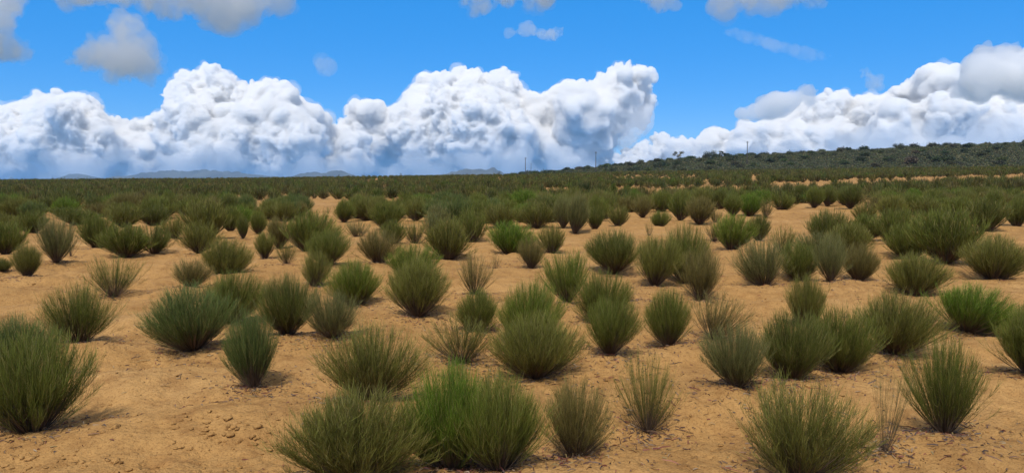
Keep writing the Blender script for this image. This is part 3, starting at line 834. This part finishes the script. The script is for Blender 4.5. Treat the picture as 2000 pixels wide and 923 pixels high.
HAND += [
 (1655, 502, 438, 1618, 1702, 'd', 'O', 'olive shrub between the greyish upright one and the two-headed dark one'),
 (1592, 508, 450, 1556, 1632, 'm', 'Y', 'dull grey-green shrub filling the gap behind the tight row of three'),
 (1772, 502, 432, 1732, 1812, 'd', 'N', 'green shrub filling the gap before the biggest green clump'),
 (1812, 470, 412, 1775, 1850, 'd', 'N', 'green shrub peeking over the biggest green clump'),
 (1530, 500, 445, 1505, 1562, 's', 'O', 'loose olive shrub on the sand behind the one with the bare skirt'),
 (1395, 470, 428, 1375, 1412, 's', 'R', 'small loose brown shrub beside the yellow-green one'),
 (560, 520, 470, 538, 585, 's', 'O', 'small loose olive shrub below the dark brown vase-shaped one'),
 (340, 470, 428, 318, 362, 'm', 'O', 'small olive shrub left of the one with fanned stems'),
 (770, 480, 432, 745, 797, 'm', 'N', 'green shrub between the brown-olive one and the sparse one above the green dome'),
 (850, 470, 415, 826, 876, 'm', 'Y', 'grey-green shrub behind the olive-green round one with a yellow top'),
 (985, 428, 390, 958, 1015, 'd', 'N', 'green shrub three rows behind the brightest green round one'),
 (1060, 415, 380, 1030, 1090, 'm', 'O', 'olive shrub behind the pair of stalked grey-green ones'),
]
for h in HAND: shrub(*h)

# ------------------------------------------------------------------ the crowded rows further back
GAPS = [  # bare sand in photo pixels: x0, x1, y of its upper edge at x0 and x1, height of the strip without feet
 (598, 692, 391, 391, 46), (484, 524, 399, 399, 36), (750, 792, 391, 391, 20), (48, 66, 402, 402, 14), (78, 112, 414, 414, 20),
 (1478, 1726, 404, 400, 60), (1215, 1310, 425, 425, 60), (1084, 1105, 379, 379, 8), (918, 942, 383, 383, 8), (1780, 1816, 393, 393, 12),
 (1530, 1650, 359, 353, 17), (1650, 1760, 353, 348, 17), (1760, 2100, 348, 340, 16), (1464, 1482, 345, 345, 18), (1408, 1440, 364, 364, 12),
 (1185, 1366, 343, 341, 13), (1345, 1425, 356, 356, 12), (1500,1545,358,358,16), (1640, 1780, 300, 300, 1), (970, 985, 348, 348, 9), (190, 225, 430, 430, 12), (270, 280, 400, 400, 40), (1945, 1972, 408, 408, 45)]
def in_gap(px, py):
    r = np.zeros(len(px), bool)
    for x0, x1, a, b, h in GAPS:
        t = (px - x0) / (x1 - x0); e = a + (b - a) * t
        r |= (t >= 0) & (t <= 1) & (py >= e) & (py <= e + h)
    return r & ((rng.random(len(px)) > np.where(px < 1440, 0.28, 0.05)) | (py > 372))
def project(x, y, z):
    cp, sp = math.cos(PITCH), math.sin(PITCH)
    f = y * cp - (z - EYE) * sp
    up = y * sp + (z - EYE) * cp
    return 1000 + F * x / f, 461.5 - F * up / f, f

def far_spots():
    sp = 1.62
    pts = []
    ca, sa = math.cos(0.17), math.sin(0.17)
    v = 14.0
    while v < 300:
        step = 1.0 if v < 90 else 1.25 if v < 150 else 1.7
        u = np.arange(-260, 260, step) + rng.normal(scale=0.24, size=len(np.arange(-260, 260, step)))
        vv = v + rng.normal(scale=0.22, size=len(u))
        pts.append(np.stack([u * ca - vv * sa, u * sa + vv * ca], 1))
        v += sp if v < 110 else sp * 1.5
    p = np.concatenate(pts)
    x, y = p[:, 0], p[:, 1]
    u = x / np.maximum(y, 1)
    edge = np.interp(u, [U(980), U(1300), U(2000), U(2600)], [268, 246, 214, 198])
    k = (y > 18) & (np.abs(u) < 0.78) & (y < np.minimum(edge, 272)) & (rng.random(len(x)) > np.where(y < 75, 0.2, 0.08))
    x, y = x[k], y[k]
    z = ground_z(x, y)
    px, py, f = project(x, y, z)
    thin = (py < np.interp(px, [0, 400, 850, 1000, 1150, 1200, 1500, 1720, 1760, 1900, 2000], [430, 432, 436, 447, 438, 425, 405, 415, 450, 440, 440])) & ~in_gap(px, py)
    rowv, rowu = y * ca - x * sa, x * ca + y * sa
    thin &= ~((noise2(rowu / 8.0, rowv / 2.6, 93) > 0.33) & (y < 110))
    x, y, z, px, py, f = [a[thin] for a in (x, y, z, px, py, f)]
    ok = np.ones(len(x), bool)
    for a, b, r in PLACED:
        ok &= np.hypot(x - a, y - b) > max(0.6, r * 0.75)
    # an unplanted thinning here and there
    ok &= fbm2(x * 0.06, y * 0.06, 2, 91) < 0.75
    return [a[ok] for a in (x, y, z, px, py, f)]
fx, fy, fz, fpx, fpy, ff = far_spots()
order = np.argsort(ff)
fx, fy, fz, fpx, fpy, ff = [a[order] for a in (fx, fy, fz, fpx, fpy, ff)]
vis = (fpx > -30) & (fpx < 2030)
print('far shrubs', len(fx), 'in view', int(vis.sum()), 'hand', len(HAND))
N_IND = 300 - len(HAND)
ind = np.nonzero(vis)[0][:N_IND]
tints = list('NNNDOOBGR')
WORD = dict(N='mid green', D='dark green', O='olive', B='bluish green', G='fresh green', R='brownish')
ZONE = [(0, 330, 'by the left edge of the field'), (330, 660, 'left of the bare sand strip'), (660, 1000, 'right of the bare sand strip'), (1000, 1330, 'behind the sandy rise'), (1330, 1680, 'behind the row along the open sand'), (1680, 2100, 'towards the right edge')]
for i in ind:
    t = random.choice(tints)
    zone = next(z for a, b, z in ZONE if fpx[i] < b)
    m = ff[i] / F
    h = random.uniform(0.75, 1.1); w = random.uniform(0.8, 1.3)
    lab = f'{WORD[t]} shrub in the crowded rows {zone}'
    k = random.choice('dddm')
    o = shrub(fpx[i], fpy[i], fpy[i] - h / m, fpx[i] - w / m / 2, fpx[i] + w / m / 2, k, t, lab, f'{WORD[t]} shrubs in the crowded rows {zone}')
    if o: o.location = (fx[i], fy[i], fz[i] - 0.015)

# the rest of the field: one mass
def mass(name, x, y, z, h, w, tint, blades_of, seed, mat, wide, round_=0.48):
    g = np.random.default_rng(seed)
    Vs, qs, As, Ts = [], [], {'rnd': [], 'along': []}, []
    off = 0
    nb = blades_of
    idx = np.repeat(np.arange(len(x)), nb)
    n = len(idx)
    th = g.uniform(0, 2 * math.pi, n); q = np.sqrt(g.random(n))
    H = h[idx] * (1 - round_ * q ** 2.2) * (1 - 0.25 * g.random(n) ** 2)
    t0 = g.uniform(0.05, 0.72, n); t1 = np.minimum(t0 + g.uniform(0.3, 0.5, n), 1.0)
    def at(t):
        rr = w[idx] * 0.5 * q * (0.12 + 0.88 * t ** 0.85)
        return np.stack([x[idx] + rr * np.cos(th), y[idx] + rr * np.sin(th), z[idx] + H * t], -1)
    A, B = at(t0), at(t1)
    B[:, :2] += g.normal(scale=0.035, size=(n, 2)); 
    P = np.stack([A, B], 1)
    V, qd, at_ = ribbons(P, np.array([1.0, 0.45]), g.random(n), np.stack([t0 * .9, t1], 1).ravel(), g)
    # widths scale with the plant's distance so that each blade stays a believable tuft
    ww = wide[idx]
    Vm = V.reshape(n, 2, 2, 3); c = Vm.mean(2, keepdims=True)
    Vm = c + (Vm - c) * ww[:, None, None, None]
    tn = np.repeat(np.concatenate([tint[idx], np.ones((n, 1))], 1)[:, None], 4, 1).reshape(-1, 4)
    at_['tint'] = tn
    return raw_mesh(name, Vm.reshape(-1, 3), qd, at_)

rest = np.setdiff1d(np.arange(len(fx)), ind)
TL = np.array([TINT[t] for t in tints])
def sub(sel, blades, seed):
    n = len(sel); g = np.random.default_rng(seed)
    return (fx[sel], fy[sel], fz[sel], g.uniform(0.65, 1.15, n), g.uniform(0.85, 1.45, n), TL[g.integers(0, len(TL), n)] * g.uniform(.38, 0.85, (n, 1)), blades, seed, M_MASS, np.clip(ff[sel] * 0.00019, 0.006, 0.042))
parts = []
for lo, hi, bl in ((0, 60, 420), (60, 110, 170), (110, 400, 70)):
    s = rest[(ff[rest] >= lo) & (ff[rest] < hi)]
    if len(s): parts.append(mass('field', *sub(s, bl, 500 + lo)))
def join(name, meshes):
    Vs, Fs, A, off = [], [], {'rnd': [], 'along': [], 'tint': []}, 0
    for me in meshes:
        n = len(me.vertices); v = np.empty(n * 3, np.float32); me.vertices.foreach_get('co', v)
        f = np.empty(len(me.loops), np.int32); me.loops.foreach_get('vertex_index', f)
        Vs.append(v.reshape(-1, 3)); Fs.append(f.reshape(-1, 4) + off); off += n
        for k in A:
            if k == 'tint':
                a = np.empty(n * 4, np.float32); me.attributes[k].data.foreach_get('color', a); a = a.reshape(-1, 4)
            else:
                a = np.empty(n, np.float32); me.attributes[k].data.foreach_get('value', a)
            A[k].append(a)
        bpy.data.meshes.remove(me)
    return raw_mesh(name, np.concatenate(Vs), np.concatenate(Fs), {k: np.concatenate(a) for k, a in A.items()})
fm = link('field_of_shrubs', join('field_of_shrubs', parts), M_MASS)
tag(fm, 'unbroken dark green band of broom shrubs running to the skyline', 'shrubs', kind='stuff')

# ------------------------------------------------------------------ hillside scrub
def leaf_crown(seed, n, clumps=14, flat=0.75, leaf=0.11, hollow=0.0):
    """many small leaf faces in clumps; radius about 1, sitting on z = 0"""
    g = np.random.default_rng(seed)
    cc = g.normal(size=(clumps, 3)); cc /= np.linalg.norm(cc, axis=1, keepdims=True)
    cc *= g.uniform(0.35, 0.75, (clumps, 1)); cc[:, 2] = np.abs(cc[:, 2]) * flat + 0.28
    cr = g.uniform(0.28, 0.5, clumps)
    k = g.integers(0, clumps, n)
    d = g.normal(size=(n, 3)); d /= np.linalg.norm(d, axis=1, keepdims=True)
    p = cc[k] + d * (cr[k] * g.random(n) ** 0.4)[:, None] * np.array([1, 1, flat])
    p[:, 2] = np.maximum(p[:, 2], 0.02)
    a = g.normal(size=(n, 3)); a /= np.linalg.norm(a, axis=1, keepdims=True)
    b = np.cross(a, d + g.normal(scale=.6, size=(n, 3))); b /= np.maximum(np.linalg.norm(b, axis=1, keepdims=True), 1e-6)
    s = leaf * g.uniform(0.6, 1.3, (n, 1))
    V = np.stack([p - a * s, p + b * s * .5, p + a * s, p - b * s * .5], 1).reshape(-1, 3)
    q = np.arange(n * 4).reshape(-1, 4)
    tone = g.random(clumps)[k] * 0.6 + g.random(n) * 0.4
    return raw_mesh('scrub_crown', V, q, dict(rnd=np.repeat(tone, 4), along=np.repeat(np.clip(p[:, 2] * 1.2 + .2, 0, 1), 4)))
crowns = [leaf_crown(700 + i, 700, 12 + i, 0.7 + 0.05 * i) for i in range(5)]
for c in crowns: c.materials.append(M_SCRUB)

def tube(path, rads, sides=7):
    path = np.array(path, float); n = len(path)
    V = []
    for k in range(n):
        d = path[min(k + 1, n - 1)] - path[max(k - 1, 0)]; d /= np.linalg.norm(d)
        a = np.cross(d, [0.3, 1, 0.1]); a /= np.linalg.norm(a); b = np.cross(d, a)
        for j in range(sides):
            t = 2 * math.pi * j / sides
            V.append(path[k] + rads[k] * (a * math.cos(t) + b * math.sin(t)))
    Fq = [[k * sides + j, k * sides + (j + 1) % sides, (k + 1) * sides + (j + 1) % sides, (k + 1) * sides + j] for k in range(n - 1) for j in range(sides)]
    return np.array(V), np.array(Fq)
def tubes(name, items, sides=7):
    Vs, Fs, off = [], [], 0
    for p, r in items:
        v, f = tube(p, r, sides); Vs.append(v); Fs.append(f + off); off += len(v)
    return raw_mesh(name, np.concatenate(Vs), np.concatenate(Fs), smooth=True)

trunks = []
for i in range(3):
    g = np.random.default_rng(40 + i); items = []
    for k in range(4):
        a = g.uniform(0, 6.28); e = np.array([math.cos(a) * .5, math.sin(a) * .5, 0.75])
        items.append(([(0, 0, -0.1), e * 0.35 + g.normal(scale=.04, size=3), e * .7 + g.normal(scale=.04, size=3), e], (0.06, 0.045, 0.03, 0.012)))
    me = tubes('scrub_trunk', items); me.materials.append(M_BARK); trunks.append(me)

ST = {'dark': (0.036, 0.048, 0.018), 'grey': (0.054, 0.064, 0.032), 'olive': (0.052, 0.064, 0.020), 'brown': (0.060, 0.056, 0.030), 'black': (0.028, 0.036, 0.018)}
def bush(x, y, w, h, tone, label, group, name='bush', cat='bush'):
    z = float(ground_z(np.array([x]), np.array([y]))[0])
    o = empty(name, (x, y, z - 0.08), random.uniform(0, 6.28))
    tag(o, label, cat, group)
    c = link('crown', random.choice(crowns), None, o); t = link('trunk', random.choice(trunks), None, o)
    c.color = (*[v * random.uniform(.85, 1.15) for v in ST[tone]], 1)
    c.scale = (w / 2, w / 2, h / 1.15); t.scale = (w / 2, w / 2, h)
    return o

def tree(px, crown_top, crown_px, label, dist, kind, stem_share=0.45):
    """taller ridge tree with its own trunk, limbs and separate leaf clouds"""
    g = np.random.default_rng(int(px))
    x, y = U(px) * dist, dist
    z = float(ground_z(np.array([x]), np.array([y]))[0])
    top = EYE + (HORIZON - crown_top) * dist / F
    h = top - z; w = crown_px * dist / F
    o = empty('tree', (x, y, z - 0.1)); tag(o, label, 'tree')
    items, V, q = [], [], []
    items.append(([(0, 0, 0), (0.05 * w, 0, h * .25), (-.02 * w, .02, h * .5)], (0.05 * h, 0.04 * h, 0.025 * h)))
    rn, al = [], []
    n_c = 9 if kind == 'open' else 16
    for k in range(n_c):
        a = 2 * math.pi * k / n_c + g.uniform(-.3, .3); rr = w * 0.5 * g.uniform(0.35, 0.8)
        e = np.array([math.cos(a) * rr, math.sin(a) * rr, h * g.uniform(stem_share + .12, 0.9)])
        items.append(([(-.02 * w, .02, h * .42), e * [.5, .5, .8], e], (0.02 * h, 0.013 * h, 0.006 * h)))
        n = 150; cr = w * (0.17 if kind == 'open' else 0.26)
        d = g.normal(size=(n, 3)); d /= np.linalg.norm(d, axis=1, keepdims=True)
        p = e + d * (cr * g.random(n) ** .45)[:, None] * [1, 1, .8]
        a_ = g.normal(size=(n, 3)); a_ /= np.linalg.norm(a_, axis=1, keepdims=True); b_ = np.cross(a_, d)
        s = 0.13
        V.append(np.stack([p - a_ * s, p + b_ * s * .6, p + a_ * s, p - b_ * s * .6], 1).reshape(-1, 3))
        rn.append(np.full(n * 4, g.random())); al.append(np.ones(n * 4))
    V = np.concatenate(V)
    cm = raw_mesh('tree_crown', V, np.arange(len(V)).reshape(-1, 4), dict(rnd=np.concatenate(rn), along=np.concatenate(al)))
    c = link('crown', cm, M_SCRUB, o); c.color = (*ST['black'], 1)
    link('trunk', tubes('tree_trunk', items), M_BARK, o)

tree(1323, 295, 24, 'small open-crowned tree standing clear on the shoulder of the hill', 335, 'open')
tree(1384, 295, 28, 'dense flat-topped tree on the hill skyline, nearer the middle pole', 340, 'dense', 0.3)
tree(1750, 281, 21, 'round black-green tree rising alone from the hill skyline', 345, 'dense', 0.3)
tree(1846, 279, 18, 'small dark round tree on the hilltop beyond the lone round one', 350, 'dense', 0.3)
tree(1408, 294, 14, 'little tufted tree just past the dense flat-topped one', 345, 'open', 0.3)

hill_pts = []
g = np.random.default_rng(77)
def hill_spot():
    px = g.uniform(985, 2040); u = U(px)
    edge = np.interp(u, [U(980), U(1300), U(2000), U(2600)], [268, 246, 214, 198])
    y = edge + 6 + g.random() ** 0.8 * (372 - edge)
    return px, u * y, y
HZ = [(1010, 1180, 'at the low foot of the hill by the two far poles'), (1180, 1330, 'on the slope under the open-crowned tree'), (1330, 1500, 'on the hillside around the nearest pole'), (1500, 1720, 'on the middle of the hillside'), (1720, 2100, 'on the highest part of the hillside')]
tone_word = {'dark': 'dark green', 'grey': 'grey-green', 'olive': 'olive', 'brown': 'brownish dry', 'black': 'blackish green'}
HN = 230
for k in range(HN):
    px, x, y = hill_spot()
    tone = random.choice(['dark', 'dark', 'black', 'grey', 'olive', 'brown', 'black'])
    zone = next(z for a, b, z in HZ if px < b)
    w = random.uniform(2.4, 5.2); h = w * random.uniform(0.42, 0.62)
    if k % 5 == 0: y2 = random.uniform(340, 374); x *= y2 / y; y = y2
    bush(x, y, w, h, tone, f'{tone_word[tone]} rounded bush {zone}', f'{tone_word[tone]} bushes {zone}')
def scrub_mass():
    n = 15000
    xs, ys = [], []
    while len(xs) < n:
        px, x, y = hill_spot(); xs.append(x); ys.append(y)
    for k in range(500):                                           # low dark scrub along the far crest of the field
        px = g.uniform(-60, 1000); y = g.uniform(262, 275); xs.append(U(px) * y); ys.append(y)
    x, y = np.array(xs), np.array(ys); z = ground_z(x, y); n = len(x)
    w = g.uniform(0.9, 2.2, n); h = w * g.uniform(.35, .6, n)
    w[-500:] *= 0.8; h[-500:] = 0.4 + 1.5 * g.random(500) ** 3
    keys = list(ST); tn = np.array([ST[keys[i]] for i in g.integers(0, 5, n)])
    nb = 44; idx = np.repeat(np.arange(n), nb); m = len(idx)
    d = g.normal(size=(m, 3)); d /= np.linalg.norm(d, axis=1, keepdims=True); d[:, 2] = np.abs(d[:, 2])
    p = np.stack([x[idx], y[idx], z[idx] - .05], 1) + d * np.stack([w[idx] / 2, w[idx] / 2, h[idx]], 1) * (g.random(m) ** .4)[:, None]
    a = g.normal(size=(m, 3)); a /= np.linalg.norm(a, axis=1, keepdims=True); b = np.cross(a, d)
    s = 0.2
    V = np.stack([p - a * s, p + b * s * .6, p + a * s, p - b * s * .6], 1).reshape(-1, 3)
    t4 = np.repeat(np.concatenate([tn[idx], np.ones((m, 1))], 1)[:, None], 4, 1).reshape(-1, 4)
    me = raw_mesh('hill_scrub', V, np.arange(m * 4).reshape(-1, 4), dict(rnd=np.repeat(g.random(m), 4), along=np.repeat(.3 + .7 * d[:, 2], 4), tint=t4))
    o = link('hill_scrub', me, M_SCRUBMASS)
    tag(o, 'low tangled scrub covering the hillside between the larger bushes', 'scrub', kind='stuff')
scrub_mass()

# ------------------------------------------------------------------ utility poles
def pole(px, top, foot, dist, label, arm=0.5):
    x, y = U(px) * dist, dist
    z = float(ground_z(np.array([x]), np.array([y]))[0])
    zt = EYE + (HORIZON - top) * dist / F
    h = zt - z + 0.4
    o = empty('utility_pole', (x, y, z - 0.4)); tag(o, label, 'utility pole', 'utility poles along the hill')
    link('pole_shaft', tubes('pole_shaft', [([(0, 0, 0), (0, 0, h * .5), (0, 0, h)], (0.16, 0.14, 0.11))], 10), M_POLE, o)
    import bmesh
    bm = bmesh.new(); r = bmesh.ops.create_cube(bm, size=1)
    bmesh.ops.scale(bm, vec=(arm * 2, 0.1, 0.12), verts=r['verts']); bmesh.ops.translate(bm, vec=(0, -0.13, h - .35), verts=r['verts'])
    bmesh.ops.bevel(bm, geom=bm.edges[:], offset=0.012, affect='EDGES')
    me = bpy.data.meshes.new('crossarm'); bm.to_mesh(me); bm.free()
    link('crossarm', me, M_POLE, o)
    for sx in (-arm * .85, 0.0, arm * .85):
        zz = h - .29 if sx else h
        yy = -.13 if sx else 0
        link('insulator', tubes('insulator', [([(sx, yy, zz), (sx, yy, zz + .05), (sx, yy, zz + .06), (sx, yy, zz + .13), (sx, yy, zz + .14), (sx, yy, zz + .2)], (.025, .025, .06, .05, .06, .03))], 10), M_PORC, o)
pole(1026, 308, 331, 300, 'grey pole with a small crossarm, near the foot of the hill')
pole(1037, 319, 332, 520, 'very thin distant pole behind the scrub, beside the grey one', 0.35)
pole(1163, 297, 323, 300, 'dark wooden pole standing against cloud where the hill begins to rise')
pole(1457, 277, 312, 290, 'tall pale pole among the bushes on the hillside')

# ------------------------------------------------------------------ litter, twigs and clods on the sand
def litter():
    g = np.random.default_rng(9)
    xs, ys = [], []
    for (x, y, r) in PLACED:
        if y > 24: continue
        n = int(320 * min(1, 9 / y)) + 40
        a = g.uniform(0, 6.28, n); q = np.abs(g.normal(scale=0.38, size=n)) + 0.02
        xs.append(x + q * np.cos(a)); ys.append(y + q * np.sin(a))
    n = 1600
    y = g.uniform(3.2, 22, n) ; x = y * g.uniform(-.72, .72, n)
    k = fbm2(x * .8, y * .8, 3, 55) > -0.05
    xs.append(x[k]); ys.append(y[k])
    x, y = np.concatenate(xs), np.concatenate(ys); n = len(x); z = ground_z(x, y) + 0.006
    a = g.uniform(0, 6.28, n); L = g.uniform(0.012, 0.06, n) * np.where(g.random(n) < .08, 2.6, 1)
    d = np.stack([np.cos(a), np.sin(a), g.normal(scale=.16, size=n)], 1)
    A = np.stack([x, y, z], 1)
    B = A + d * L[:, None] * .5 + np.stack([g.normal(scale=.004, size=n), g.normal(scale=.004, size=n), np.abs(g.normal(scale=.006, size=n))], 1)
    C = A + d * L[:, None]
    V, q, at = ribbons(np.stack([A, B, C], 1), np.array([.0038, .0048, .0026]), g.random(n), np.zeros((n, 3)).ravel(), g)
    tones = np.array([(0.10, 0.055, 0.04), (0.16, 0.06, 0.04), (0.20, 0.14, 0.09), (0.06, 0.045, 0.04), (0.12, 0.075, 0.05)])
    pick = tones[g.integers(0, len(tones), n)]
    at['tint'] = np.repeat(np.concatenate([pick, np.ones((n, 1))], 1)[:, None], 6, 1).reshape(-1, 4)
    at['along'] = np.ones(len(V))
    o = link('plant_litter', raw_mesh('plant_litter', V, q, at), M_MASS)
    tag(o, 'dry twigs and reddish plant litter strewn on the sand under the shrubs', 'litter', kind='stuff')
litter()

def clods():
    g = np.random.default_rng(19)
    n1, n2 = 130, 1800
    # lumpy strip at the bottom left corner of the field, and loose crumbs everywhere near
    k = g.random(n1) < .55
    px = np.where(k, g.normal(430, 75, n1), g.normal(150, 110, n1)); py = np.where(k, g.normal(855, 14, n1), g.normal(905, 16, n1))
    P = [on_ground(a, b) for a, b in zip(px, np.clip(py, 700, 990))]
    xa = np.array([p[0] for p in P if p]); ya = np.array([p[1] for p in P if p]); sa = np.clip(g.lognormal(-4.15, .5, len(xa)), .006, .045)
    yb = g.uniform(3.2, 16, n2); xb = yb * g.uniform(-.72, .72, n2); sb = np.clip(g.lognormal(-4.6, .45, n2), .004, .03)
    x, y, s = np.concatenate([xa, xb]), np.concatenate([ya, yb]), np.concatenate([sa, sb])
    z = ground_z(x, y)
    V0, F0 = ICO2
    n = len(x)
    V = V0[None].repeat(n, 0) * g.uniform(.7, 1.25, (n, 1, 3))
    flat = V.reshape(-1, 3) * 1.7 + np.repeat(np.arange(n), len(V0))[:, None] * 7.3
    V = V * (1 + .6 * noise3(flat, 5)).reshape(n, -1, 1)
    V[..., 2] *= 0.5
    V = V * s[:, None, None] + np.stack([x, y, z + s * .18], 1)[:, None]
    Fc = (F0[None] + (np.arange(n) * len(V0))[:, None, None]).reshape(-1, 3)
    o = link('soil_clods', raw_mesh('soil_clods', V.reshape(-1, 3), Fc, smooth=True), M_SAND)
    tag(o, 'crumbling clods of orange soil scattered over the sand', 'soil clods', kind='stuff')
clods()

# ------------------------------------------------------------------ the air
def haze():
    x, y0, y1, z0, z1 = 9000.0, -1500.0, 11800.0, -30.0, 190.0
    V = np.array([(-x, y0, z0), (x, y0, z0), (x, y1, z0), (-x, y1, z0), (-x, y0, z1), (x, y0, z1), (x, y1, z1), (-x, y1, z1)], float)
    Fq = np.array([(0, 3, 2, 1), (4, 5, 6, 7), (0, 1, 5, 4), (1, 2, 6, 5), (2, 3, 7, 6), (3, 0, 4, 7)])
    m = bpy.data.materials.new('air'); m.use_nodes = True
    n = m.node_tree.nodes; n.remove(n['Principled BSDF'])
    v = n.new('ShaderNodeVolumePrincipled')
    v.inputs['Color'].default_value = (0.42, 0.66, 1.0, 1); v.inputs['Density'].default_value = 7.5e-5; v.inputs['Anisotropy'].default_value = 0.0
    m.node_tree.links.new(v.outputs[0], n['Material Output'].inputs['Volume'])
    o = link('haze', raw_mesh('haze', V, Fq), m)
    tag(o, 'faint blue haze in the air before the distant mountains', 'haze', kind='stuff')
haze()
